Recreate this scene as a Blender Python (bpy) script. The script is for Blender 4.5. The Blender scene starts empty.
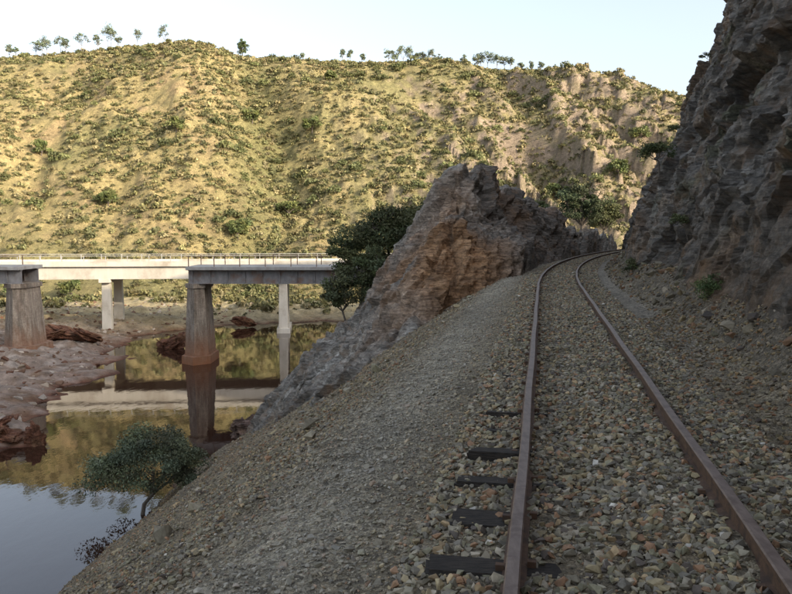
import bpy, math, numpy as np
from mathutils import Vector
rng=np.random.default_rng(7)
scene=bpy.context.scene
# ---------------------------------------------------------------- noise
def _h(ix,iy,iz,s):
    h=(ix.astype(np.uint32)*np.uint32(0x8da6b343))^(iy.astype(np.uint32)*np.uint32(0xd8163841))^(iz.astype(np.uint32)*np.uint32(0xcb1ab31f))^np.uint32((s*2654435761)&0xffffffff)
    h^=h>>np.uint32(13); h=h*np.uint32(0x5bd1e995); h^=h>>np.uint32(15); h=h*np.uint32(0x27d4eb2d); h^=h>>np.uint32(13)
    return h.astype(np.float64)/4294967295.0
def vn(x,y,z=None,s=0):
    x=np.asarray(x,float); y=np.asarray(y,float)
    z=np.zeros_like(x) if z is None else np.asarray(z,float)
    fx=np.floor(x);fy=np.floor(y);fz=np.floor(z)
    ix=fx.astype(np.int64);iy=fy.astype(np.int64);iz=fz.astype(np.int64)
    u=x-fx;v=y-fy;w=z-fz
    u=u*u*u*(u*(u*6-15)+10);v=v*v*v*(v*(v*6-15)+10);w=w*w*w*(w*(w*6-15)+10)
    r=0
    for a in (0,1):
        for b in (0,1):
            for c in (0,1):
                r=r+_h(ix+a,iy+b,iz+c,s)*(u if a else 1-u)*(v if b else 1-v)*(w if c else 1-w)
    return r*2-1
def fbm(x,y,z=None,o=4,s=0,g=.5):
    z=np.zeros_like(x) if z is None else z
    r=0;a=1;t=0
    for i in range(o):
        r=r+a*vn(x*2**i+i*3.7,y*2**i-i*1.9,z*2**i+i*5.1,s+i); t+=a; a*=g
    return r/t
def voro(x,y,z,s=0):
    fx=np.floor(x).astype(np.int64);fy=np.floor(y).astype(np.int64);fz=np.floor(z).astype(np.int64)
    best=np.full(x.shape,9.);sec=np.full(x.shape,9.);val=np.zeros(x.shape)
    for a in (-1,0,1):
        for b in (-1,0,1):
            for c in (-1,0,1):
                cx=fx+a;cy=fy+b;cz=fz+c
                dx=cx+_h(cx,cy,cz,s)-x;dy=cy+_h(cx,cy,cz,s+1)-y;dz=cz+_h(cx,cy,cz,s+2)-z
                D=dx*dx+dy*dy+dz*dz
                m=D<best
                sec=np.where(m,best,np.minimum(sec,D))
                best=np.where(m,D,best)
                hv=_h(cx,cy,cz,s+3);ha=_h(cx,cy,cz,s+4)-.5;hb=_h(cx,cy,cz,s+5)-.5
                val=np.where(m,hv-.5+(dx*ha+dy*hb+dz*(ha-hb))*1.6,val)
    return val,np.sqrt(sec)-np.sqrt(best)
def sstep(a,b,x):
    t=np.clip((x-a)/(b-a),0,1);return t*t*(3-2*t)
def lerp(a,b,t): return a+(b-a)*t
def mixc(c,d,t):
    return np.asarray(c)*(1-t)[...,None]+np.asarray(d)*t[...,None]
# ---------------------------------------------------------------- mesh helpers
def link(o,parent=None):
    scene.collection.objects.link(o)
    if parent: o.parent=parent
    return o
def poly_mesh(name,V,F,k,mat,col=None,attrs=None,smooth=False,parent=None):
    V=np.asarray(V,np.float32);F=np.asarray(F,np.int32)
    me=bpy.data.meshes.new(name)
    me.vertices.add(len(V));me.vertices.foreach_set('co',V.ravel())
    me.loops.add(F.size);me.loops.foreach_set('vertex_index',F.ravel())
    me.polygons.add(len(F));me.polygons.foreach_set('loop_start',np.arange(0,F.size,k,dtype=np.int32))
    me.polygons.foreach_set('use_smooth',np.full(len(F),smooth,bool))
    me.update(calc_edges=True);me.validate()
    if col is not None:
        a=me.attributes.new('col','FLOAT_COLOR','POINT')
        c=np.ones((len(V),4),np.float32);c[:,:3]=col;a.data.foreach_set('color',c.ravel())
    for n,v in (attrs or {}).items():
        a=me.attributes.new(n,'FLOAT','POINT');a.data.foreach_set('value',np.asarray(v,np.float32).ravel())
    if mat: me.materials.append(mat)
    o=bpy.data.objects.new(name,me)
    return link(o,parent)
def grid_faces(nr,nc):
    i=np.arange(nr-1)[:,None]*nc+np.arange(nc-1)[None,:]
    return np.stack([i,i+1,i+nc+1,i+nc],-1).reshape(-1,4)
def empty(name,loc=(0,0,0)):
    e=bpy.data.objects.new(name,None);e.location=loc;e.empty_display_size=.2
    return link(e)
# ---------------------------------------------------------------- materials
class N:
    def __init__(s,name):
        s.m=bpy.data.materials.new(name);s.m.use_nodes=True
        s.t=s.m.node_tree;s.b=s.t.nodes['Principled BSDF']
        s.b.inputs['Specular IOR Level'].default_value=.25
        s.b.inputs['Roughness'].default_value=.9
        s.geo=s.t.nodes.new('ShaderNodeTexCoord')
    def n(s,typ,**k):
        n=s.t.nodes.new(typ)
        for a,v in k.items(): setattr(n,a,v)
        return n
    def l(s,a,b): s.t.links.new(a,b)
    def mapping(s,scale=(1,1,1),rot=(0,0,0)):
        n=s.n('ShaderNodeMapping');n.inputs['Scale'].default_value=scale;n.inputs['Rotation'].default_value=rot
        s.l(s.geo.outputs['Object'],n.inputs['Vector']);return n.outputs[0]
    def noise(s,scale,detail=6,rough=.6,vec=None):
        n=s.n('ShaderNodeTexNoise');n.inputs['Scale'].default_value=scale;n.inputs['Detail'].default_value=detail;n.inputs['Roughness'].default_value=rough
        s.l(vec or s.geo.outputs['Object'],n.inputs['Vector']);return n
    def vor(s,scale,feature='F1',vec=None):
        n=s.n('ShaderNodeTexVoronoi');n.feature=feature;n.inputs['Scale'].default_value=scale
        s.l(vec or s.geo.outputs['Object'],n.inputs['Vector']);return n
    def ramp(s,fac,stops,interp='LINEAR'):
        n=s.n('ShaderNodeValToRGB');cr=n.color_ramp;cr.interpolation=interp
        while len(cr.elements)<len(stops): cr.elements.new(.5)
        for e,(p,c) in zip(cr.elements,stops):
            e.position=p;e.color=(c,c,c,1) if not hasattr(c,'__len__') else (*c,1)
        s.l(fac,n.inputs[0]);return n.outputs[0]
    def attr(s,name):
        n=s.n('ShaderNodeAttribute');n.attribute_name=name;return n
    def mix(s,a,b,fac=1,mode='MIX'):
        n=s.n('ShaderNodeMix');n.data_type='RGBA';n.blend_type=mode
        for i,v in ((0,fac),(6,a),(7,b)):
            if isinstance(v,(int,float)): n.inputs[i].default_value=v if i==0 else (v,v,v,1)
            elif isinstance(v,tuple): n.inputs[i].default_value=(*v,1)
            else: s.l(v,n.inputs[i])
        return n.outputs[2]
    def math(s,op,a,b):
        n=s.n('ShaderNodeMath');n.operation=op
        for i,v in enumerate((a,b)):
            if isinstance(v,(int,float)): n.inputs[i].default_value=v
            else: s.l(v,n.inputs[i])
        return n.outputs[0]
    def sepr(s,c):
        n=s.n('ShaderNodeSeparateColor');s.l(c,n.inputs[0]);return n.outputs
    def bump(s,h,dist,strength=1,prev=None):
        n=s.n('ShaderNodeBump');n.inputs['Distance'].default_value=dist;n.inputs['Strength'].default_value=strength
        s.l(h,n.inputs['Height'])
        if prev: s.l(prev,n.inputs['Normal'])
        return n.outputs[0]
    def out(s,col=None,nor=None):
        if col is not None: s.l(col,s.b.inputs['Base Color'])
        if nor is not None: s.l(nor,s.b.inputs['Normal'])
        return s.m
def m_rock():
    a=N('layered_rock')
    R50=math.radians(-50)
    v2=a.mapping(scale=(.5,.5,5),rot=(0.25,R50,0));v3=a.mapping(scale=(1.2,.8,9),rot=(0.2,R50,0.1))
    nw=a.noise(1.1,4,.6)
    def warped(vec,amt):
        m=a.n('ShaderNodeMix');m.data_type='RGBA';m.blend_type='LINEAR_LIGHT';m.inputs[0].default_value=amt
        a.l(vec,m.inputs[6]);a.l(nw.outputs['Color'],m.inputs[7]);return m.outputs[2]
    b1=a.vor(2.2,'F1',warped(a.mapping(scale=(.55,.5,1.9),rot=(.2,R50,.3)),.35))
    b2=a.vor(7,'F1',warped(a.mapping(scale=(.6,.6,1.9),rot=(.3,R50,-.2)),.12))
    n1=a.noise(1.4,8,.65); n2=a.noise(1.3,9,.75,v2); n3=a.noise(12,7,.75); n4=a.noise(1.6,6,.7,v3);n5=a.noise(4,8,.75)
    c=a.attr('col').outputs['Color']
    c=a.mix(c,a.ramp(a.sepr(b1.outputs['Color'])[0],[(0,.72),(1,1.22)]),1,'MULTIPLY')
    c=a.mix(c,a.ramp(a.sepr(b2.outputs['Color'])[1],[(0,.72),(1,1.25)]),1,'MULTIPLY')
    c=a.mix(c,a.ramp(n2.outputs[0],[(.3,.6),(.5,.98),(.7,1.35)]),1,'MULTIPLY')
    c=a.mix(c,a.ramp(n3.outputs[0],[(.3,.6),(.7,1.35)]),1,'MULTIPLY')
    c=a.mix(c,a.ramp(n4.outputs[0],[(.38,.5),(.47,1.03)]),1,'MULTIPLY')
    c=a.mix(c,(.33,.20,.11),a.ramp(n1.outputs[0],[(.5,0),(.66,.5)]))
    b=a.bump(n2.outputs[0],.16,1)
    b=a.bump(a.sepr(b1.outputs['Color'])[1],.10,.9,b)
    b=a.bump(b1.outputs['Distance'],.12,.8,b)
    b=a.bump(b2.outputs['Distance'],.06,1,b)
    b=a.bump(n4.outputs[0],.06,1,b)
    b=a.bump(n5.outputs[0],.09,.9,b)
    b=a.bump(n3.outputs[0],.05,.9,b)
    return a.out(c,b)
def m_ground():
    a=N('gravel_ground')
    vo=a.vor(42);ve=a.vor(42,'DISTANCE_TO_EDGE');v2=a.vor(13)
    n=a.noise(.9,8,.6);n4=a.noise(40,5,.7);n5=a.noise(4,7,.7);n6=a.noise(1.6,9,.8)
    c=a.attr('col').outputs['Color']
    st=a.ramp(a.sepr(vo.outputs['Color'])[0],[(0,(.5,.47,.44)),(.3,(.85,.82,.74)),(.55,(1.1,1.0,.84)),(.8,(1.2,1.15,1.05)),(1,(1.7,1.6,1.45))])
    st=a.mix(st,a.ramp(a.sepr(v2.outputs['Color'])[1],[(0,.7),(1,1.25)]),1,'MULTIPLY')
    g=a.attr('grav').outputs['Fac']
    cs=a.mix(c,st,1,'MULTIPLY')
    cn=a.mix(c,a.ramp(n4.outputs[0],[(.25,.6),(.75,1.4)]),1,'MULTIPLY')
    cn=a.mix(cn,a.ramp(n6.outputs[0],[(.3,.45),(.5,1),(.7,1.5)]),1,'MULTIPLY')
    cc=a.mix(cn,cs,g)
    cc=a.mix(cc,a.ramp(n.outputs[0],[(.3,.72),(.7,1.2)]),1,'MULTIPLY')
    b=a.bump(a.math('MULTIPLY',a.ramp(ve.outputs['Distance'],[(0,0),(.35,1)]),g),.016,1)
    b=a.bump(n5.outputs[0],.14,.8,b)
    b=a.bump(n4.outputs[0],.03,.6,b)
    return a.out(cc,b)
def m_hill():
    a=N('dry_scrub_hillside')
    n=a.noise(1.5,9,.75);n2=a.noise(.25,8,.7);n3=a.noise(5,5,.8)
    c=a.attr('col').outputs['Color']
    c=a.mix(c,a.ramp(n.outputs[0],[(.28,.48),(.5,1.05),(.72,1.5)]),1,'MULTIPLY')
    c=a.mix(c,a.ramp(n3.outputs[0],[(.3,.6),(.7,1.4)]),1,'MULTIPLY')
    c=a.mix(c,(.21,.20,.09),a.ramp(n2.outputs[0],[(.48,0),(.62,.45)]))
    b=a.bump(n.outputs[0],.9,1);b=a.bump(n3.outputs[0],.35,.9,b)
    return a.out(c,b)
def m_vc(name,rough=.85,scale=30,amt=.35,bd=.01):
    a=N(name);n=a.noise(scale,4,.7)
    c=a.mix(a.attr('col').outputs['Color'],a.ramp(n.outputs[0],[(.25,1-amt),(.75,1+amt)]),1,'MULTIPLY')
    a.b.inputs['Roughness'].default_value=rough
    return a.out(c,a.bump(n.outputs[0],bd,.6))
def m_flat(name,c1,c2,scale,rough=.85,bd=.02,stretch=(1,1,1),c3=None,met=0):
    a=N(name);v=a.mapping(scale=stretch)
    n=a.noise(scale,8,.7,v);n2=a.noise(scale*.25,6,.65)
    c=a.mix(c1,c2,a.ramp(n.outputs[0],[(.35,0),(.65,1)]))
    if c3: c=a.mix(c,c3,a.ramp(n2.outputs[0],[(.5,0),(.62,.8)]))
    a.b.inputs['Roughness'].default_value=rough;a.b.inputs['Metallic'].default_value=met
    return a.out(c,a.bump(n.outputs[0],bd,.8))
MR=m_rock();MG=m_ground();MH=m_hill()
MS=m_vc('ballast_stone',.85,25,.35,.006)
ML=m_vc('foliage',.7,3,.2,.001)
MB=m_vc('bark',.95,12,.4,.02)
MRAIL=m_flat('rusty_rail_steel',(.085,.048,.03),(.15,.085,.05),40,.75,.003,c3=(.05,.034,.026))
MHEAD=m_flat('worn_rail_head',(.12,.08,.06),(.19,.135,.105),30,.5,.001,stretch=(1,.2,1),c3=(.09,.055,.04))
MSL=m_flat('weathered_sleeper_wood',(.022,.02,.018),(.075,.06,.048),14,.9,.02,stretch=(1,8,8))
# ---------------------------------------------------------------- world functions
WZ=-8.5
def tx(y):
    y=np.asarray(y,float);return .47+.19*y+.0034*np.maximum(0,y-20)**2
def tm(y): return .19+.0068*np.maximum(0,np.asarray(y,float)-20)
def dof(x,y): return (x-tx(y))/np.sqrt(1+tm(y)**2)
def xof(d,y): return tx(y)+d*np.sqrt(1+tm(y)**2)
LAND=np.array([(-95,-80),(-92,5),(-60,30),(-22,34.5),(-17,35.2),(-17.2,36.5),(-19.5,39.5),(-19.3,43.6),(-20.8,49),(-20.6,54),(-22.5,62),(-24.3,73),(-21,81),(-14,84),(-9,86),(6,86),(30,92),(70,112),(140,130),(900,200),(900,3000),(-3000,3000),(-3000,-80)],float)
def sdland(x,y):
    n=len(LAND);D=np.full(x.shape,1e9);inside=np.zeros(x.shape,bool)
    for i in range(n):
        a=LAND[i];b=LAND[(i+1)%n];e=b-a
        t=np.clip(((x-a[0])*e[0]+(y-a[1])*e[1])/(e@e),0,1)
        D=np.minimum(D,np.hypot(x-a[0]-t*e[0],y-a[1]-t*e[1]))
        c=((a[1]>y)!=(b[1]>y))
        if b[1]!=a[1]:
            xi=(b[0]-a[0])*(y-a[1])/(b[1]-a[1])+a[0]
            inside^=c&(x<xi)
    return np.where(inside,D,-D)
PD=[-2.6,-2.2,-1.3,-1.0,-.75,-.6,-.45,0,.5,.8,1.0,1.25,1.5,1.9,2.3]
PZ=[-.48,-.32,-.22,-.165,-.155,-.145,-.13,-.105,-.12,-.115,-.13,-.17,-.15,.0,.45]
CX=[-400,-88,-66,-52,-35,-17,1,19,36.5,52,63,90,130,400]
CZ=[36,39.5,41.7,42.3,40.1,39.1,38.2,37.3,36.2,33.4,30.1,24,18,15]
def hill_t(x,y):
    yf=np.interp(x,[-100,-20,10,40,60,100],[98,93,95,100,105,115])
    return (y-yf)/(175-yf)
def gully_x(t): return lerp(-17,-30,t)
def ground(x,y,detail=True):
    d=dof(x,y)
    k=np.interp(y,[20,30,36],[.745,.665,.635])
    ze=np.interp(d,PD,PZ)
    ze=np.where(d<-2.6,-.48-k*(-d-2.6),ze)
    ze=ze-.10*np.exp(-((d+2.6)/.6)**2)
    ze=np.where(d>2.3,.45+np.minimum(.25*(d-2.3),2),ze)
    if detail:
        g=fbm(x*.5,y*.5,o=3,s=3)*.22*sstep(2.2,4.5,-d)+fbm(x*2.2,y*2.2,o=3,s=5)*(.03+.06*sstep(1.3,2.2,np.abs(d)))
        ze=ze+g
    ze=np.maximum(ze,-10.2)
    sd=sdland(x,y)+ (fbm(x*.25,y*.25,o=4,s=11)*2.6+fbm(x*1.,y*1.,o=3,s=12)*.7 if detail else 0)
    zl=np.where(sd>0,WZ+1.3*(1-np.exp(-sd/5.)),WZ+np.maximum(-1.8,.35*sd))
    if detail:
        r=fbm(x*.35+y*.2,y*.7-x*.1,o=5,s=21)
        q=(r*.5+.5)*7; ter=(np.floor(q)+sstep(.55,1,q-np.floor(q)))/7*2-1
        zl=zl+sstep(0,4,sd)*(ter*.6+np.abs(fbm(x*1.1,y*1.1,o=4,s=31))*.3)
    t=hill_t(x,y)
    zc=np.interp(x,CX,CZ)
    p=np.interp(t,[0,.05,.12,.3,.5,.7,.88,1],[0,.02,.08,.28,.51,.74,.94,1])
    zh=-7.3+(zc+7.3)*p
    bell=np.sin(np.pi*np.clip(t,0,1))
    wob=fbm(y*.05,y*.05+3,o=2,s=8)*6
    xg=gully_x(t)+wob
    zh=zh-6.0*bell*np.exp(-((x-xg)/6.)**2)+3.5*bell*np.exp(-((x-xg+14)/8.)**2)
    xg2=lerp(30,20,t)-wob*.6; zh=zh-5*bell*np.exp(-((x-xg2)/6.)**2)
    xg3=lerp(-58,-66,t)+wob; zh=zh-3*bell*np.exp(-((x-xg3)/7.)**2)
    if detail:
        bb=np.clip(bell*1.15,0.05,1)*(t>0)
        zh=zh+bb*(fbm(x*.035+y*.02,y*.03,o=3,s=41)*6)
        rid=1-np.abs(fbm(x*.09+y*.05,y*.035-x*.03,o=4,s=43))*2
        rock=sstep(-8,12,x+.25*(y-130))
        zh=zh+bb*rid*(1.4+1.8*rock)
        vv,_=voro(x*.22,y*.16,zh*.2,51);v3,_=voro(x*.6,y*.5,zh*.5,52)
        rm=rock*sstep(-.1,.35,fbm(x*.05,y*.04,o=3,s=55)+.2)*sstep(0,.35,bell)
        zh=zh+bb*(vv*2.3+v3*.9)*rm
        zh=zh+fbm(x*.4,y*.4,o=4,s=45)*.9*np.clip(bell+.1,0,1)
    zh=np.where(t>1,zh-(y-175)*.06,zh)
    zh=np.where(t>-.02,zh,-50)
    return np.maximum(np.maximum(ze,zl),zh)
# ---------------------------------------------------------------- ground sheet
def lines(*segs):
    return np.concatenate([np.arange(a,b,s) for a,b,s in segs])
X=lines((-3000,-400,260),(-400,-100,15),(-100,-40,.5),(-40,-14,.3),(-14,10,.13),(10,24,.3),(24,95,.5),(95,400,15),(400,3001,260))
Y=lines((-300,-20,20),(-20,1,1.5),(1,14,.1),(14,45,.2),(45,92,.35),(92,182,.5),(182,400,12),(400,3001,260))
GX,GY=np.meshgrid(X,Y)
GZ=ground(GX,GY)
def ground_color(x,y,z):
    d=dof(x,y);sd=sdland(x,y)
    w=fbm(x*.6,y*.6,o=4,s=61);w2=fbm(x*.12,y*.12,o=3,s=63)
    c=np.broadcast_to(np.array((.29,.245,.18)),x.shape+(3,)).copy()
    path=np.exp(-((d+1.8)/.5)**2)*.9
    c=mixc(c,(.42,.385,.32),np.clip(path,0,1))
    c=mixc(c,(.35,.225,.13),sstep(.0,.5,w+ .3*w2)*.5*sstep(2,3,-d))
    c=mixc(c,(.33,.30,.26),np.exp(-((d-1.45)/.3)**2)*sstep(7,12,y)*.9)
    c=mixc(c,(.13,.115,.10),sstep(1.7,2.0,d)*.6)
    c=mixc(c,(.19,.16,.125),sstep(6,14,-d)*.45)
    land=(sd>-4)&(d<-9)
    lc=mixc((.28,.215,.17),(.19,.125,.08),sstep(-.2,.4,w))
    lc=mixc(lc,(.37,.31,.26),sstep(.0,.5,fbm(x*1.5,y*1.5,o=3,s=65)))
    lc=mixc(lc,(.40,.33,.18),sstep(66,84,y)*.8)
    lc=mixc(lc,(.17,.07,.035),np.exp(-np.maximum(z-WZ,0)/.22)*.85)
    c=np.where(land[...,None],lc,c)
    c=mixc(c,(.12,.05,.03),(z<WZ+.05)*.9)
    return c,(~land).astype(float)
YS=np.searchsorted(Y,96)
C,GR=ground_color(GX,GY,GZ)
sub=slice(0,YS+1)
def col3(x): return x.reshape(-1,3)
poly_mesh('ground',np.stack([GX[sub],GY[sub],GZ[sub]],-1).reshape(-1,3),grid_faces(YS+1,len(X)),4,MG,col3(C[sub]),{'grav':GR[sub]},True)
hs=slice(YS,None)
hx,hy,hz=GX[hs],GY[hs],GZ[hs]
w1=fbm(hx*.3,hy*.3,o=4,s=73)
hc=np.broadcast_to(np.array((.54,.43,.20)),hx.shape+(3,)).copy()
hc=mixc(hc,(.52,.37,.20),sstep(0,.4,w1)*.7)
hc=mixc(hc,(.32,.30,.13),sstep(-.1,.35,fbm(hx*.06,hy*.06,o=4,s=71)+.3*w1)*.7)
hc=mixc(hc,(.30,.275,.13),sstep(-12,20,hx+.2*(hy-130))*.4)
gzx=np.gradient(hz,axis=1)/np.gradient(hx,axis=1);gzy=np.gradient(hz,axis=0)/np.gradient(hy,axis=0)
steep=np.hypot(gzx,gzy)
hc=mixc(hc,(.44,.34,.25),sstep(.85,1.5,steep)*sstep(-15,5,hx)*.95)
hc=mixc(hc,(.21,.21,.085),np.exp(-((hx-gully_x(hill_t(hx,hy)))/6.)**2)*.7)
nr=hx.shape[0]
poly_mesh('hillside',np.stack([hx,hy,hz],-1).reshape(-1,3),grid_faces(nr,len(X)),4,MH,col3(hc),None,True)
# ---------------------------------------------------------------- cliff
def rock_disp(P,layer,s=0,bigk=1.):
    n=np.array(layer);n=n/np.linalg.norm(n)
    a=np.cross(n,(0,1,0));a/=np.linalg.norm(a);b=np.cross(n,a)
    wx=fbm(P[...,0]*.5,P[...,1]*.5,P[...,2]*.5,o=3,s=s+7)*.6
    q=P@n+wx*.4;u=P@a+wx;v=P@b-wx
    big=fbm(P[...,0]*.16,P[...,1]*.16,P[...,2]*.16,o=3,s=s)*1.2*bigk
    f1,e1=voro(u*.25,v*.22,q*.8,s+10)
    f2,e2=voro(u*.9,v*.8,q*2.6,s+20)
    f3,e3=voro(u*2.6,v*2.3,q*7,s+30)
    lay=np.round(vn(u*.3,v*.3,q*3.5,s+40)*3)/3*.5+vn(u*.7,v*.5,q*11,s+41)*.3
    bil=-np.abs(fbm(P[...,0]*.9,P[...,1]*.9,P[...,2]*.9,o=5,s=s+50,g=.6))
    return big+f1*.65+f2*.3+f3*.12+lay*.2+bil*.5,q
CY=lines((-60,4,1.2),(4,24,.075),(24,50,.11),(50,95,.6))
cd=[1.9,2.3,2.75,3.25,5.6,8.1,12,25,45,80,140];cz=[-.4,.45,1.5,3.2,8.6,14.2,19.5,28,32,22,-12]
arc=np.concatenate([[0],np.cumsum(np.hypot(np.diff(cd),np.diff(cz)))])
aa=np.concatenate([np.arange(0,20,.08),np.arange(20,arc[-1],1.2),[arc[-1]]])
pd=np.interp(aa,arc,cd);pz=np.interp(aa,arc,cz)
QY,QD=np.meshgrid(CY,pd,indexing='ij');QZ=np.meshgrid(CY,pz,indexing='ij')[1]
cap=np.interp(QY,[-60,12,30,48,70,85],[34,30,22,15,4,-3])  # unseen hill crest above the cliff, shaped to set where its shadow ends
kk=1.5
QZ2=-kk*np.logaddexp(-QZ/kk,-cap/kk)
QZ2=np.where(QZ<cap-4,QZ,QZ2)
P=np.stack([xof(QD,QY),QY,QZ2],-1)
D,q=rock_disp(P,(.80,-.15,-.58),100,.8)
fade=sstep(-.2,2.0,QZ)*.85+.1
P=P+np.array((-.85,-.15,.3))*(D*fade)[...,None]
t1=fbm(P[...,0]*.5,P[...,1]*.5,P[...,2]*.5,o=4,s=91);t2=vn(q*3,P[...,1]*.3,P[...,2]*.3,93)
cc=np.broadcast_to(np.array((.255,.23,.20)),P.shape).copy()
cc=mixc(cc,(.35,.325,.29),sstep(0,.6,t2))
cc=mixc(cc,(.15,.13,.11),sstep(.1,.5,t1)*.7)
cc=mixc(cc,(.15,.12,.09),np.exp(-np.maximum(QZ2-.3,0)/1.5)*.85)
cc=mixc(cc,(.30,.19,.11),sstep(.15,.5,fbm(P[...,0]*.3,P[...,1]*.3,P[...,2]*.3,o=4,s=98))*.6)
cc=mixc(cc,(.13,.14,.07),sstep(.2,.5,fbm(P[...,0]*.8,P[...,1]*.8,P[...,2]*.8,o=4,s=97))*.5)
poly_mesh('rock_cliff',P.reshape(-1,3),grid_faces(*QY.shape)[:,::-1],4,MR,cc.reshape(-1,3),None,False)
# ---------------------------------------------------------------- outcrop
RID=np.array([(-0.6,21.5,-3.0),(0.9,27,-.9),(1.9,30,1.0),(2.9,34.5,3.4),(3.4,37,4.25),(4.3,39.5,4.35),(5.6,42,3.7),(7.7,46,2.9),(10.6,52,2.1),(15.0,60,1.3),(20,67,.2)],float)
ox,oy=np.meshgrid(np.arange(-12,24,.085),np.arange(16,72,.11))
O=np.full(ox.shape,-30.)
for i in range(len(RID)-1):
    a=RID[i];b=RID[i+1];e=b[:2]-a[:2]
    t=np.clip(((ox-a[0])*e[0]+(oy-a[1])*e[1])/(e@e),0,1)
    dx=ox-a[0]-t*e[0];dy=oy-a[1]-t*e[1];dist=np.hypot(dx,dy)
    side=dx*e[1]-dy*e[0]
    r=np.where(side>0,1.9 if i>2 else .9,1.22)
    O=np.maximum(O,lerp(a[2],b[2],t)-r*np.maximum(dist-.35,0)*1.04)
g0=ground(ox,oy)
P=np.stack([ox,oy,O],-1)
D,q=rock_disp(P,(.79,.12,-.60),200,.6)
gx=np.gradient(O,axis=1)/.085;gy=np.gradient(O,axis=0)/.11
nn=np.stack([-gx,-gy,np.ones_like(O)],-1);nn/=np.linalg.norm(nn,axis=-1,keepdims=True)
P=P+nn*((D+.15)*.85)[...,None]
dd=dof(P[...,0],P[...,1])
P[...,0]-=np.maximum(0,dd+1.55)*1.0*(P[...,2]>-1)
t1=fbm(P[...,0]*.5,P[...,1]*.5,P[...,2]*.5,o=4,s=191);t2=vn(q*3,P[...,1]*.3,P[...,2]*.3,193)
cc=np.broadcast_to(np.array((.32,.29,.25)),P.shape).copy()
cc=mixc(cc,(.44,.41,.36),sstep(0,.6,t2))
cc=mixc(cc,(.17,.145,.12),sstep(.1,.5,t1)*.7)
cc=mixc(cc,(.38,.21,.11),sstep(.1,.5,fbm(P[...,0]*.35,P[...,1]*.35,P[...,2]*.35,o=4,s=195)*.8+vn(q*2,P[...,1]*.2,P[...,2]*.2,196)*.3)*.7)
och=np.exp(-((P[...,0]-2.2)/2.4)**2-((P[...,1]-29)/4.5)**2)*sstep(-.6,.2,t1+.2)
cc=mixc(cc,(.47,.27,.14),np.clip(och*1.3,0,1))
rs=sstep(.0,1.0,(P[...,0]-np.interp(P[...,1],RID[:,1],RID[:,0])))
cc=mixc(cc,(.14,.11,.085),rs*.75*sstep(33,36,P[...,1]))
cc=mixc(cc,(.18,.08,.05),np.exp(-np.maximum(P[...,2]-WZ,0)/.5)*.7)
F=grid_faces(*ox.shape);keep=(P[...,2]>g0-.7).ravel()
F=F[keep[F].any(1)]
used=np.zeros(ox.size,bool);used[F.ravel()]=True;idx=np.cumsum(used)-1
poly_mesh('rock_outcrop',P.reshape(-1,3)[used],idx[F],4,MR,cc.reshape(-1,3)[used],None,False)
# ---------------------------------------------------------------- water
a=N('river_water');a.b.inputs['Base Color'].default_value=(.035,.016,.01,1);a.b.inputs['Roughness'].default_value=.025
a.b.inputs['IOR'].default_value=1.5;a.b.inputs['Specular IOR Level'].default_value=.5
wn=a.noise(1.2,4,.6,a.mapping(scale=(1,.5,1)))
MW=a.out(None,a.bump(wn.outputs[0],.008,.6))
poly_mesh('river_water',[(-600,-280,WZ),(300,-280,WZ),(300,150,WZ),(-600,150,WZ)],[(0,1,2,3)],4,MW)
# ---------------------------------------------------------------- stones
import bmesh
def stone_templates(n,flat=(.4,.8)):
    T=[]
    for i in range(n):
        bm=bmesh.new()
        p=rng.normal(size=(11,3));p/=np.linalg.norm(p,axis=1,keepdims=True);p*=rng.uniform(.7,1.05,(11,1))
        p*=np.array((1,rng.uniform(.5,.95),rng.uniform(*flat)))
        vs=[bm.verts.new(v) for v in p]
        bmesh.ops.convex_hull(bm,input=vs)
        loose=[v for v in bm.verts if not v.link_faces]
        bmesh.ops.delete(bm,geom=loose,context='VERTS')
        bmesh.ops.triangulate(bm,faces=bm.faces)
        bm.verts.index_update()
        T.append((np.array([v.co[:] for v in bm.verts]),np.array([[v.index for v in f.verts] for f in bm.faces])))
        bm.free()
    return T
ST=stone_templates(16)
def rotm(n,tilt=None):
    q=rng.normal(size=(n,4))
    if tilt is not None: q=np.stack([np.ones(n)*1.0,rng.normal(0,tilt,n),rng.normal(0,tilt,n),rng.normal(0,3,n)],1)
    q/=np.linalg.norm(q,axis=1,keepdims=True);w,x,y,z=q.T
    return np.stack([1-2*(y*y+z*z),2*(x*y-z*w),2*(x*z+y*w),2*(x*y+z*w),1-2*(x*x+z*z),2*(y*z-x*w),2*(x*z-y*w),2*(y*z+x*w),1-2*(x*x+y*y)],1).reshape(-1,3,3)
def scatter(T,pos,size,col,tilt=.25):
    n=len(pos);R=rotm(n,tilt);k=rng.integers(0,len(T),n)
    Vs=[];Fs=[];Cs=[];off=0
    for j,(tv,tf) in enumerate(T):
        m=np.where(k==j)[0]
        if not len(m): continue
        v=np.einsum('nij,vj->nvi',R[m],tv)*size[m][:,None,None]+pos[m][:,None,:]
        Vs.append(v.reshape(-1,3));Fs.append((tf[None]+(np.arange(len(m))*len(tv))[:,None,None]+off).reshape(-1,3))
        Cs.append(np.repeat(col[m],len(tv),0));off+=len(m)*len(tv)
    return np.concatenate(Vs),np.concatenate(Fs),np.concatenate(Cs)
PAL=np.array([(.28,.24,.17),(.20,.175,.135),(.33,.26,.15),(.30,.175,.10),(.38,.32,.235),(.235,.21,.135),(.13,.105,.085),(.38,.27,.15),(.53,.48,.40)])
PW=np.array([.22,.19,.16,.10,.07,.14,.07,.05,.006]);PW/=PW.sum()
def sl_hide(y):
    k=np.round((y-3.34)/.62)
    return _h(k.astype(np.int64),np.zeros(len(y),np.int64),np.zeros(len(y),np.int64),77)
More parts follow.
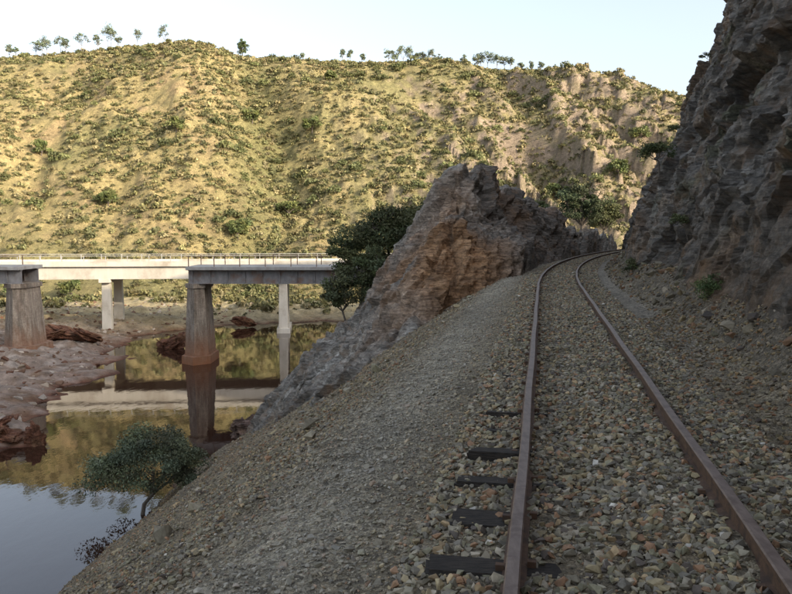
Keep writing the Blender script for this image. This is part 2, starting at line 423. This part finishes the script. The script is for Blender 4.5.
def stones(y0,y1,d0,d1,dens,s0,s1,pal=PAL,tint=(1,1,1),sink=.25,sleeper=True):
    n=int((y1-y0)*(d1-d0)*dens)
    y=rng.uniform(y0,y1,n);d=rng.uniform(d0,d1,n)
    if sleeper:
        yc=y+d*.19*.97
        ph=(yc-3.34+.31)%.62-.31
        rr=sl_hide(yc)
        on=(np.abs(ph)<.09)&(d<-.56)&(d>-.98+rr*.16)&(yc<5.6+rr*1.5)
        on2=(np.abs(ph)<.08)&(np.abs(d)<.5)&(vn(y*1.3,d*2.2,None,401)>.42)&(y<8)
        ok=~((on&(rng.random(n)<.93))|(on2&(rng.random(n)<.85)))
        y=y[ok];d=d[ok]
        rr=(np.abs(np.abs(d)-.555)>.045);y=y[rr];d=d[rr];n=len(y)
    x=xof(d,y);size=s0+(s1-s0)*rng.random(n)**2
    z=ground(x,y)+size*(.5-sink)*rng.uniform(.6,1.6,n)
    ci=rng.choice(len(pal),n,p=PW);c=pal[ci]*rng.uniform(.65,1.25,(n,1))*np.array(tint)
    pth=(np.exp(-((d+1.8)/.5)**2)*.6)[:,None]
    c=c*(1-pth)+np.array((.42,.385,.32))*rng.uniform(.75,1.15,(n,1))*pth
    return np.stack([x,y,z],1),size,c
def build(name,parts,tilt=.35):
    p=np.concatenate([a[0] for a in parts]);s=np.concatenate([a[1] for a in parts]);c=np.concatenate([a[2] for a in parts])
    v,f,cc=scatter(ST,p,s,c,tilt);poly_mesh(name,v,f,3,MS,cc)
build('track_ballast',[
 stones(1.6,9,-1.1,1.25,1250,.013,.046),
 stones(9,20,-1.1,1.25,600,.02,.048),
 stones(20,48,-1.1,1.3,170,.03,.06),
 stones(48,66,-1.1,1.3,60,.04,.07)])
build('embankment_gravel',[
 stones(1.6,7,-3.4,-1.05,1500,.005,.02,sleeper=False),
 stones(1.6,9,-2.6,-1.0,50,.02,.04,sleeper=False),
 stones(1.6,13,-9,-2.3,520,.008,.034,sleeper=False),
 stones(7,20,-3.4,-1.05,380,.008,.028,sleeper=False),
 stones(20,40,-4,-1.1,90,.015,.045,sleeper=False),
 stones(11,36,-15,-2.4,110,.018,.055,sleeper=False,tint=(.94,.92,.9)),
 stones(5,36,-15,-2.6,1.2,.07,.16,sleeper=False)])
build('scree',[
 stones(2,14,1.2,2.7,480,.01,.045,sleeper=False,tint=(.74,.68,.62)),
 stones(14,45,1.6,2.6,90,.02,.07,sleeper=False,tint=(.7,.67,.64)),
 stones(4,45,1.8,2.9,6,.07,.18,sleeper=False,tint=(.65,.63,.61))])
n=9000
x=rng.uniform(-60,-16,n);y=rng.uniform(35,93,n);ok=sdland(x,y)>.5;x=x[ok];y=y[ok];n=len(x)
s=.05+.35*rng.random(n)**4
v,f,cc=scatter(ST,np.stack([x,y,ground(x,y)],1),s,np.array([(.30,.24,.18),(.2,.12,.08),(.4,.34,.28),(.16,.08,.05)])[rng.integers(0,4,n)]*rng.uniform(.7,1.2,(n,1)),.2)
poly_mesh('riverbank_stones',v,f,3,MS,cc)
# ---------------------------------------------------------------- track
track=empty('railway_track')
ys=np.concatenate([np.arange(-6,60,.4),np.arange(60,110,1.)])
def rail(name,off):
    prof=[(-.055,-.135),(.055,-.135),(.055,-.124),(.012,-.112),(.009,-.042),(.031,-.034),(.033,-.008),(.026,0),(-.026,0),(-.033,-.008),(-.031,-.034),(-.009,-.042),(-.012,-.112),(-.055,-.124)]
    n=len(prof);V=[]
    for y in ys:
        m=float(tm(y));L=math.hypot(1,m);x0=float(tx(y));wv=.004*math.sin(y*1.7+off)
        for (w,z) in prof:
            dd=off+w+wv;V.append((x0+dd/L,y-dd*m/L,z))
    F=[]
    for i in range(len(ys)-1):
        for j in range(n):
            a=i*n+j;b=i*n+(j+1)%n;F.append((a,b,b+n,a+n))
    o=poly_mesh(name,V,F,4,MRAIL,parent=track)
    o.data.materials.append(MHEAD)
    mi=np.tile(np.array([1 if j in(6,7,8) else 0 for j in range(n)],np.int32),len(ys)-1)
    o.data.polygons.foreach_set('material_index',mi)
rail('rail_left',-.56);rail('rail_right',.56)
def box_pts(c,ux,uy,uz,hx,hy,hz,jit=0):
    c=np.array(c,float);out=[]
    for sx in(-1,1):
        for sy in(-1,1):
            for sz in(-1,1):
                out.append(c+ux*sx*hx+uy*sy*hy+uz*sz*hz+rng.normal(0,jit,3))
    return out
BF=[(0,1,3,2),(4,6,7,5),(0,4,5,1),(2,3,7,6),(0,2,6,4),(1,5,7,3)]
bm=bmesh.new()
for i in range(-6,130):
    y=3.34+.62*i
    m=float(tm(y));L=math.hypot(1,m)
    an=rng.normal(0,.03)
    ux=np.array((1,-m,0))/L;ux=ux+np.array((0,an,0));uy=np.array((m,1,0))/L
    off=rng.normal(-.07,.045)
    c=np.array((float(tx(y)),y,0))+ux*off+np.array((0,0,-.203 if y<6.8 else -.24))
    pts=box_pts(c,ux,uy,np.array((0,0,1)),.89+rng.normal(0,.03),.098,.07,.014)
    vs=[bm.verts.new(p) for p in pts]
    for f in BF: bm.faces.new([vs[k] for k in f])
bmesh.ops.bevel(bm,geom=list(bm.edges),offset=.018,segments=2,affect='EDGES')
bmesh.ops.recalc_face_normals(bm,faces=bm.faces)
me=bpy.data.meshes.new('sleepers');bm.to_mesh(me);bm.free();me.materials.append(MSL)
link(bpy.data.objects.new('sleepers',me),track)
bm=bmesh.new()
for i in range(-3,40):
    y=3.34+.62*i;m=float(tm(y));L=math.hypot(1,m)
    ux=np.array((1,-m,0))/L;uy=np.array((m,1,0))/L
    for s in(-.56,.56):
        for e in(-.072,.072):
            c=np.array((float(tx(y)),y,-.118))+ux*(s+e)+uy*(.03 if e>0 else -.03)
            vs=[bm.verts.new(p) for p in box_pts(c,ux,uy,np.array((0,0,1)),.02,.016,.016)]
            for f in BF: bm.faces.new([vs[k] for k in f])
bmesh.ops.recalc_face_normals(bm,faces=bm.faces)
me=bpy.data.meshes.new('rail_spikes');bm.to_mesh(me);bm.free();me.materials.append(MRAIL)
link(bpy.data.objects.new('rail_spikes',me),track)
# ---------------------------------------------------------------- bridges
MC=m_flat('pale_concrete',(.54,.50,.42),(.66,.61,.53),1.2,.8,.02,(1,1,.3),c3=(.38,.32,.25))
MCd=m_flat('grey_concrete',(.28,.27,.26),(.40,.39,.37),1.5,.85,.02,(1,1,.3),c3=(.22,.18,.15))
MI=m_flat('rusty_iron',(.13,.085,.065),(.22,.13,.09),3,.7,.01,(1,1,.5))
MIg=m_flat('weathered_girder_paint',(.17,.165,.17),(.27,.26,.26),3,.7,.01,(1,1,.5),c3=(.2,.12,.085))
def m_pier():
    a=N('stained_masonry');n=a.noise(1.5,8,.7,a.mapping(scale=(1.5,1.5,.5)));n2=a.noise(8,6,.7);n3=a.noise(2.2,7,.7,a.mapping(scale=(1.5,1.5,.22)))
    s=a.n('ShaderNodeSeparateXYZ');a.l(a.geo.outputs['Object'],s.inputs[0])
    c=a.mix((.21,.165,.13),(.35,.30,.245),a.ramp(n.outputs[0],[(.35,0),(.65,1)]))
    c=a.mix(c,a.ramp(n2.outputs[0],[(.3,.7),(.7,1.25)]),1,'MULTIPLY')
    c=a.mix(c,a.ramp(n3.outputs[0],[(.4,.6),(.55,1.05)]),1,'MULTIPLY')
    h=a.math('ADD',s.outputs[2],a.math('MULTIPLY',n.outputs[0],2.2))
    mr=a.n('ShaderNodeMapRange');a.l(h,mr.inputs[0]);mr.inputs[1].default_value=-7.4;mr.inputs[2].default_value=-4.4
    c=a.mix((.27,.12,.06),c,mr.outputs[0])
    w=a.n('ShaderNodeTexBrick');w.inputs['Scale'].default_value=1.6
    w.inputs['Color1'].default_value=(1,1,1,1);w.inputs['Color2'].default_value=(.85,.85,.85,1);w.inputs['Mortar'].default_value=(.75,.75,.75,1);w.inputs['Mortar Size'].default_value=.012
    mp=a.mapping(rot=(math.pi/2,0,0));a.l(mp,w.inputs['Vector'])
    c=a.mix(c,w.outputs['Color'],.6,'MULTIPLY')
    return a.out(c,a.bump(n2.outputs[0],.05,.9))
MP=m_pier()
def boxes(name,parent,mat,items,bev=.02):
    bm=bmesh.new()
    for (c,h,top) in items:
        vs=[]
        for sx in(-1,1):
            for sy in(-1,1):
                for sz in(-1,1):
                    k=top if sz>0 else 1
                    vs.append(bm.verts.new((c[0]+sx*h[0]*k,c[1]+sy*h[1]*k,c[2]+sz*h[2])))
        for f in BF: bm.faces.new([vs[k] for k in f])
    if bev: bmesh.ops.bevel(bm,geom=list(bm.edges),offset=bev,segments=1,affect='EDGES')
    bmesh.ops.recalc_face_normals(bm,faces=bm.faces)
    me=bpy.data.meshes.new(name);bm.to_mesh(me);bm.free();me.materials.append(mat)
    return link(bpy.data.objects.new(name,me),parent)
nb=empty('ruined_railway_bridge',(0,59,0))
def cpier(name,x,y,w,l,z0,z1,parent,bw,bz):
    bm=bmesh.new()
    def ring(w,l,z): return [bm.verts.new(p) for p in [(x-w,y-l,z),(x,y-l-w*.8,z),(x+w,y-l,z),(x+w,y+l,z),(x,y+l+w*.8,z),(x-w,y+l,z)]]
    levels=[(bw,l+.25,z0),(bw*.97,l+.22,bz),(w*1.1,l+.02,bz+.02)]
    for k in range(1,7):
        t=k/6;levels.append((w*(1.1-.32*t),l*(1-.08*t),lerp(bz+.02,z1-.35,t)))
    levels+=[(w*.92,l*1.0,z1-.33),(w*.92,l*1.0,z1)]
    R=[ring(*q) for q in levels]
    for a,b in zip(R[:-1],R[1:]):
        for j in range(6): bm.faces.new((a[j],a[(j+1)%6],b[(j+1)%6],b[j]))
    bm.faces.new(R[-1]);bm.faces.new(R[0][::-1])
    bmesh.ops.recalc_face_normals(bm,faces=bm.faces)
    me=bpy.data.meshes.new(name);bm.to_mesh(me);bm.free();me.materials.append(MP)
    o=link(bpy.data.objects.new(name,me),parent);o.location=(0,-59,0)
cpier('pier_river',-15.1,59,.82,1.2,-10,-2.45,nb,1.12,-7.9)
cpier('pier_bank',-28.6,59,.98,1.2,-8.6,-2.45,nb,1.5,-7.15)
cpier('pier_far',-43,59,1.0,1.2,-8.6,-2.45,nb,1.5,-7.15)
cpier('pier_near_outcrop',-1.5,59,.9,1.2,-10,-2.45,nb,1.2,-7.8)
def deck(x0,x1,pre):
    L=(x1-x0)/2;c=(x0+x1)/2
    boxes(pre+'slab',nb,MCd,[((c,0,-1.28),(L,2.0,.13),1)])
    its=[]
    for yy in(-1.35,1.35):
        its+=[((c,yy,-1.93),(L-.05,.03,.48),1),((c,yy,-1.438),(L-.05,.2,.022),1),((c,yy,-2.43),(L-.05,.2,.022),1)]
        for k in np.arange(x0+.4,x1-.3,1.3): its.append(((k,yy-.1,-1.93),(.02,.066,.45),1))
    boxes(pre+'girders',nb,MIg,its,0)
    rl=[]
    for k in np.arange(x0+.2,x1,1.9):
        for yy in(-1.85,1.85): rl.append(((k,yy,-.78),(.03,.03,.37),1))
    for yy in(-1.85,1.85): rl.append(((c,yy,-.40),(L,.025,.02),1))
    boxes(pre+'railing',nb,MI,rl,0)
deck(-15.6,-.6,'east_');deck(-62,-28.0,'west_')
rb=empty('concrete_road_bridge',(0,79,-.12))
rb.rotation_euler=(0,0,math.radians(6))
ri=[((-20,0,-1.6),(60,3.2,.14),1),((-20,-2.6,-2.35),(60,.3,.6),1),((-20,2.6,-2.35),(60,.3,.6),1),((-20,-3.06,-1.36),(60,.13,.11),1),((-20,3.06,-1.36),(60,.13,.11),1)]
boxes('deck',rb,MC,ri,0)
pi=[]
for x in(-60,-44.3,-28.2,-11.4,4.5,20):
    pi+=[((x,0,-3.12),(.55,3.0,.18),1)]
    for yy in(-2.2,2.2): pi.append(((x,yy,-6.8),(.5,.42,3.5),.78))
    pi.append(((x,0,-8.9),(.68,3,1.0),.95))
boxes('piers',rb,MC,pi,.03)
rl=[]
for k in np.arange(-80,40,2.0):
    for yy in(-3.06,3.06): rl.append(((k,yy,-1.0),(.03,.03,.27),1))
for yy in(-3.06,3.06):
    rl.append(((-20,yy,-.73),(60,.025,.025),1))
boxes('railing',rb,m_flat('railing_grey',(.35,.34,.32),(.45,.43,.4),3),rl,0)
# ---------------------------------------------------------------- boulders and simplified wreckage
def boulder(name,loc,sz,rot,col,seed):
    bm=bmesh.new();bmesh.ops.create_icosphere(bm,subdivisions=5,radius=1)
    P=np.array([v.co[:] for v in bm.verts])
    P=np.sign(P)*np.abs(P)**(.75)
    f,e=voro(P[:,0]*1.1+seed,P[:,1]*1.1,P[:,2]*1.5,seed);f2,e2=voro(P[:,0]*2.5,P[:,1]*2.5+seed,P[:,2]*3.5,seed+5)
    k=1+f*.4+f2*.13+fbm(P[:,0]*2+seed,P[:,1]*2,P[:,2]*2,o=3,s=seed)*.15
    P=P*k[:,None]*np.array(sz)
    F=np.array([[v.index for v in f.verts] for f in bm.faces]);bm.free()
    c=np.broadcast_to(np.array(col),P.shape)*(1+.4*fbm(P[:,0]*2,P[:,1]*2,P[:,2]*5,o=3,s=9))[:,None]
    o=poly_mesh(name,P,F,3,MR,c);o.location=loc;o.rotation_euler=rot
RED=(.22,.10,.06)
for i,(l,s,r) in enumerate([((-27.6,64.5,-7.1),(1.9,1.0,.32),(.1,.3,.2)),((-25.8,64,-7.2),(1.1,.8,.3),(0,.4,.5)),((-28.5,63.6,-7.2),(1.0,.8,.3),(0,-.3,.1)),  # tilted slab pile: rusty girder wreckage simplified to boulder shapes
  ((-19.0,65.5,-8.1),(1.0,.8,.6),(0,-.5,.2)),((-20.0,66,-8.3),(.6,.6,.4),(0,.3,0)),
  ((-18.2,35.8,-8.5),(1.0,.9,.5),(0,.1,.3)),((-19.6,35.8,-8.2),(1.1,1.,.6),(0,-.1,.1)),((-16.9,35.4,-8.5),(.4,.4,.8),(0,0,0)),((-21.5,36.2,-8.1),(1.2,1.,.6),(.2,.1,0)),
  ((-16.0,80,-7.9),(1.1,.8,.4),(0,.2,0)),((-7.3,37,-8.3),(.8,.7,.6),(0,.2,2))]):
    boulder('boulder',l,s,r,RED if i!=10 else (.2,.13,.1),300+i*7)
# ---------------------------------------------------------------- vegetation
def leaf_tris(c,size,aspect=.4):
    n=len(c);a=rng.normal(size=(n,3));a/=np.linalg.norm(a,axis=1,keepdims=True)
    b=np.cross(a,rng.normal(size=(n,3)));b/=np.linalg.norm(b,axis=1,keepdims=True)
    s=size[:,None]
    V=np.stack([c-a*s*.5,c+b*s*aspect*.5,c+a*s*.5,c-b*s*aspect*.5],1).reshape(-1,3)
    F=(np.arange(n)*4)[:,None]+np.array([0,1,2,3])
    return V,F
def tube(pts,rad,ns=7):
    pts=np.array(pts,float);V=[];F=[]
    for i,p in enumerate(pts):
        t=pts[min(i+1,len(pts)-1)]-pts[max(i-1,0)];t/=np.linalg.norm(t)+1e-9
        u=np.cross(t,(.3,.9,.1));u/=np.linalg.norm(u);v=np.cross(t,u)
        for k in range(ns):
            a=2*math.pi*k/ns;V.append(p+(u*math.cos(a)+v*math.sin(a))*rad[i])
    for i in range(len(pts)-1):
        for k in range(ns):
            a=i*ns+k;b=i*ns+(k+1)%ns;F.append((a,b,b+ns,a+ns))
    return np.array(V),np.array(F)
def tree_data(base,cc,cr,ncl,per,ls,col,tr,clr=.28,low=-.5,rmin=.45,var=.3):
    base=np.array(base,float);cc=np.array(cc,float);cr=np.array(cr,float)
    TV=[];TF=[];off=0
    def add(t):
        nonlocal off
        TV.append(t[0]);TF.append(t[1]+off);off+=len(t[0])
    fork=lerp(base,cc-np.array((0,0,cr[2]*.5)),.75)+rng.normal(0,.06,3)*cr
    mid=(base+fork)/2+rng.normal(0,.07,3)*cr
    add(tube([base-np.array((0,0,.4)),mid,fork],[tr,tr*.8,tr*.65]))
    LC=[];LS=[];CC=[];mains=[]
    for i in range(5):
        a=2*math.pi*i/5+rng.uniform(-.4,.4)
        e=cc+cr*np.array((math.cos(a)*.5,math.sin(a)*.5,rng.uniform(-.25,.35)))
        m=(fork+e)/2+rng.normal(0,.08,3)*cr;add(tube([fork,m,e],[tr*.55,tr*.4,tr*.25],6));mains.append((m,e))
    for i in range(ncl):
        dv=rng.normal(size=3);dv/=np.linalg.norm(dv)
        if dv[2]<low: dv[2]*=-.5
        p=cc+cr*dv*rng.uniform(rmin,1.0)
        j=np.argmin([np.linalg.norm(p-e) for m,e in mains]);m,e=mains[j];s=lerp(m,e,rng.uniform(.3,1))
        add(tube([s,(s+p)/2+rng.normal(0,.05,3)*cr,p],[tr*.2,tr*.13,tr*.05],4))
        r=clr*rng.uniform(.5,1.35)*cr.mean();n=int(per*rng.uniform(.6,1.3))
        q=rng.normal(size=(n,3));q/=np.linalg.norm(q,axis=1,keepdims=True);q*=rng.random((n,1))**.45
        LC.append(p+q*r*np.array((1.15,1.15,.75)));LS.append(ls*rng.uniform(.6,1.3,n))
        CC.append(np.array(col)*rng.uniform(1-var,1+var*1.2)*rng.uniform(.75,1.3,(n,1))*np.array((rng.uniform(.9,1.15),1,rng.uniform(.85,1.1))))
    LC=np.concatenate(LC);LS=np.concatenate(LS);CC=np.concatenate(CC)
    V,F=leaf_tris(LC,LS)
    return (np.concatenate(TV),np.concatenate(TF)),(V,F,np.repeat(CC,4,0))
def tree(name,*a,bark=(.13,.11,.09),**k):
    (tv,tf),(lv,lf,lc)=tree_data(*a,**k)
    e=empty(name,tuple(a[0]))
    b=np.array(a[0])
    poly_mesh('trunk_and_limbs',tv-b,tf,4,MB,np.broadcast_to(np.array(bark),tv.shape),parent=e)
    poly_mesh('foliage',lv-b,lf,4,ML,lc,parent=e)
def gz(x,y): return float(ground(np.array([x]),np.array([y]))[0])
tree('riverside_tree',(-9.0,26.3,gz(-9.0,26.3)),(-8.6,26.6,-6.8),(2.3,1.7,1.35),78,330,.11,(.12,.14,.085),.09,clr=.25,low=-.75,var=.4)
OC=(.07,.082,.036)
tree('holm_oak',(-.4,45,-3.5),(-.3,45,1.3),(2.5,2.3,1.6),60,250,.2,OC,.2,clr=.28,low=-.8,var=.4)
tree('holm_oak',(1.6,46,-2),(1.7,46.5,1.6),(2.1,2,1.5),45,240,.2,OC,.2,clr=.28,low=-.8,var=.4)
tree('holm_oak',(-2.0,44,-5),(-1.9,44,0.2),(1.9,1.5,1.6),50,220,.18,OC,.12,clr=.32,low=-.9)
tree('holm_oak',(-1.2,41.5,-4),(-1.1,41.5,-.9),(1.6,1.5,1.4),45,220,.18,OC,.12,clr=.32,low=-.9)
tree('holm_oak',(-2.9,41.5,-4.5),(-2.9,41.5,-1.8),(1.2,1.1,1.2),34,200,.16,(.09,.10,.05),.08,clr=.36,low=-.9)
tree('oak_tree',(17.5,74,-1),(17.6,74,4.0),(2.3,2.3,1.9),55,240,.24,(.06,.075,.035),.2,clr=.28,low=-.8)
tree('oak_tree',(13.5,76,-2),(13.4,76,3.2),(2.0,2.,1.3),40,220,.24,(.08,.095,.042),.16,clr=.33,low=-.8)
tree('bush',(21.5,80,-1),(21.5,80,3.2),(2.2,2.,1.6),45,220,.24,(.09,.10,.045),.12,clr=.33,low=-.9)
tree('cliff_shrub',(5.35,12.6,.2),(5.1,12.4,.5),(.26,.26,.22),26,110,.045,(.085,.115,.045),.012,clr=.45,low=-.9)
tree('cliff_shrub',(8.3,24.5,3.6),(8.1,24.4,3.9),(.55,.5,.4),16,110,.09,(.08,.10,.04),.03,clr=.4)
tree('cliff_shrub',(7.1,22.5,.3),(6.9,22.3,.4),(.25,.4,.25),10,80,.07,(.09,.10,.045),.02,clr=.4)
for (yy,dd_,zz) in [(20,3.7,4.2),(28,3.9,5.0),(31,5.3,8.2),(18,2.7,1.6)]:
    xx=float(xof(dd_,yy));tree('cliff_shrub',(xx+.2,yy,zz-.1),(xx-.1,yy-.1,zz+.1),(.22,.22,.16),10,70,.06,(.10,.11,.05),.012,clr=.45)
def shrub_templates(n,nl):
    T=[]
    for i in range(n):
        dv=rng.normal(size=(nl,3));dv/=np.linalg.norm(dv,axis=1,keepdims=True);dv[:,2]=np.abs(dv[:,2])
        dv*=rng.uniform(.55,1.05,(nl,1));dv*=np.array((1,1,.85));dv+=rng.normal(0,.1,(1,3))
        a=rng.normal(size=(nl,3));a/=np.linalg.norm(a,axis=1,keepdims=True)
        b=np.cross(a,rng.normal(size=(nl,3)));b/=np.linalg.norm(b,axis=1,keepdims=True)
        s=rng.uniform(.2,.42,(nl,1))
        V=np.stack([dv-a*s,dv+a*s*.6+b*s*.8,dv+a*s*.5-b*s*.8],1).reshape(-1,3)
        T.append((V,np.arange(nl*3).reshape(-1,3)))
    return T
SH=shrub_templates(8,44);SH2=shrub_templates(6,150)
for (v,f) in SH2:
    c=v.reshape(-1,3,3).mean(1,keepdims=True);v[:]=(c+(v.reshape(-1,3,3)-c)*.55).reshape(-1,3)
def shrubs(name,n,xr,yr,r0,r1,T,cols,dens_s,thr,powr=2.):
    x=rng.uniform(*xr,n);y=rng.uniform(*yr,n)
    t=hill_t(x,y);gv=np.exp(-((x-gully_x(t))/6.)**2)
    dn=fbm(x*.07,y*.07,o=3,s=dens_s)+rng.normal(0,.18,n)+gv*.5+.12*sstep(-5,25,x)
    ok=(dn>thr)&(sdland(x,y)>3)
    x=x[ok];y=y[ok];n=len(x)
    s=r0+(r1-r0)*rng.random(n)**powr
    z=ground(x,y)+s*.1
    c=np.array(cols)[rng.integers(0,len(cols),n)]*rng.uniform(.7,1.35,(n,1))
    v,f,cc=scatter(T,np.stack([x,y,z],1),s,c,.06)
    cc=cc*rng.uniform(.75,1.25,(len(cc)//3,1)).repeat(3,0)
    poly_mesh(name,v,f,3,ML,cc)
GC=[(.16,.15,.065),(.20,.185,.08),(.13,.13,.06),(.27,.225,.11),(.22,.19,.10),(.15,.15,.065)]
shrubs('hillside_scrub',28000,(-105,80),(94,180),.2,.75,SH,GC,501,-.28)
shrubs('hillside_bushes',950,(-100,78),(93,178),.7,1.6,SH2,[(.12,.13,.05),(.10,.11,.045),(.14,.145,.058)],503,.08)
shrubs('riverbank_scrub',600,(-80,-8),(86,97),.25,.9,SH,GC,505,-.1)
for (x,y,r) in [(-47,96,2.0),(-41,97,1.2),(-43.5,117,1.5),(-60,132,1.5),(-23,113,1.7),(-24,100,1.5),(-36,128,1.4),(-17,122,1.8),(-15,140,1.8),(-26,141,1.5),(-13,155,1.6),(18,118,2.0),(27,130,1.8),(36,126,2.),(44,140,1.8),(31,108,2.2)]:
    z=gz(x,y);tree('hillside_tree',(x,y,z),(x,y,z+r*.95),(r,r,r*.75),24,80,.42,(.12,.14,.05),.12,clr=.36,low=-.6)
TVs=[];TFs=[];LVs=[];LFs=[];LCs=[];to=0;lo=0
sky=[(10,3.2),(17,2.2),(36,3.8),(42,3.6),(47,3.8),(61,4.2),(66,3),(83,4.2),(97,3.2),(108,4.8),(112,4.6),(118,2.6),(137,3.8),(165,4.4),(303,1.6),(343,2.6),(350,2.6),(362,2),(389,3.3),(394,2.5),(403,3.8),(409,3.6),(416,3),(422,3.2),(431,3.4),(438,2.4),(447,2),(464,2.6),(477,3),(482,3.4),(488,3.8),(497,3.6),(505,3),(511,3),(521,2),(531,2.2),(541,2.4),(555,1.8),(570,2.6)]
for (px,h) in sky:
    yy=175+rng.uniform(-1.5,1);x=(px-396)/770/1.022*yy;z=gz(x,yy)
    hh=h*1.15;(tv,tf),(lv,lf,lc)=tree_data((x,yy,z),(x+rng.normal(0,.15),yy,z+hh*.62),(hh*.24*rng.uniform(.8,1.4),hh*.24,hh*.40),18,36,.34,(.15,.18,.12),.07,clr=.40)
    TVs.append(tv);TFs.append(tf+to);to+=len(tv);LVs.append(lv);LFs.append(lf+lo);LCs.append(lc);lo+=len(lv)
e=empty('distant_tree_row')
tv=np.concatenate(TVs);poly_mesh('trunks',tv,np.concatenate(TFs),4,MB,np.broadcast_to(np.array((.2,.17,.14)),tv.shape),parent=e)
poly_mesh('crowns',np.concatenate(LVs),np.concatenate(LFs),4,ML,np.concatenate(LCs),parent=e)
x=(243-396)/770/1.022*175;z=gz(x,175)
tree('pine_tree',(x,175,z),(x,175,z+2.3),(1.15,1.15,1.9),30,70,.35,(.09,.12,.05),.13,clr=.36,low=-.9)
# ---------------------------------------------------------------- light
A=math.radians(55);EL=math.radians(20)
sv=Vector((math.sin(A)*math.cos(EL),-math.cos(A)*math.cos(EL),math.sin(EL)))
sl=bpy.data.lights.new('sun','SUN');sl.energy=5;sl.angle=math.radians(.5);sl.color=(1,.86,.65)
so=bpy.data.objects.new('sun',sl);so.rotation_euler=(-sv).to_track_quat('-Z','Y').to_euler();so.location=(40,-40,60);link(so)
w=bpy.data.worlds.new('World');scene.world=w;w.use_nodes=True
nt=w.node_tree;bg=nt.nodes['Background'];st=nt.nodes.new('ShaderNodeTexSky');st.sky_type='NISHITA';st.sun_disc=False
st.sun_elevation=EL;st.sun_rotation=math.atan2(sv.x,sv.y);st.air_density=1.0;st.dust_density=3.5;st.ozone_density=1.0
hsv=nt.nodes.new('ShaderNodeHueSaturation');hsv.inputs['Saturation'].default_value=.6
nt.links.new(st.outputs[0],hsv.inputs['Color']);nt.links.new(hsv.outputs[0],bg.inputs[0]);bg.inputs[1].default_value=.38
scene.view_settings.view_transform='Standard';scene.view_settings.look='None';scene.view_settings.exposure=0
cam=bpy.data.cameras.new('camera');cam.lens=35;cam.sensor_width=36;cam.clip_end=6000;cam.clip_start=.05
co=bpy.data.objects.new('camera',cam);co.location=(0,0,1.42);co.rotation_euler=(math.radians(90-4.83),0,0);link(co);scene.camera=co
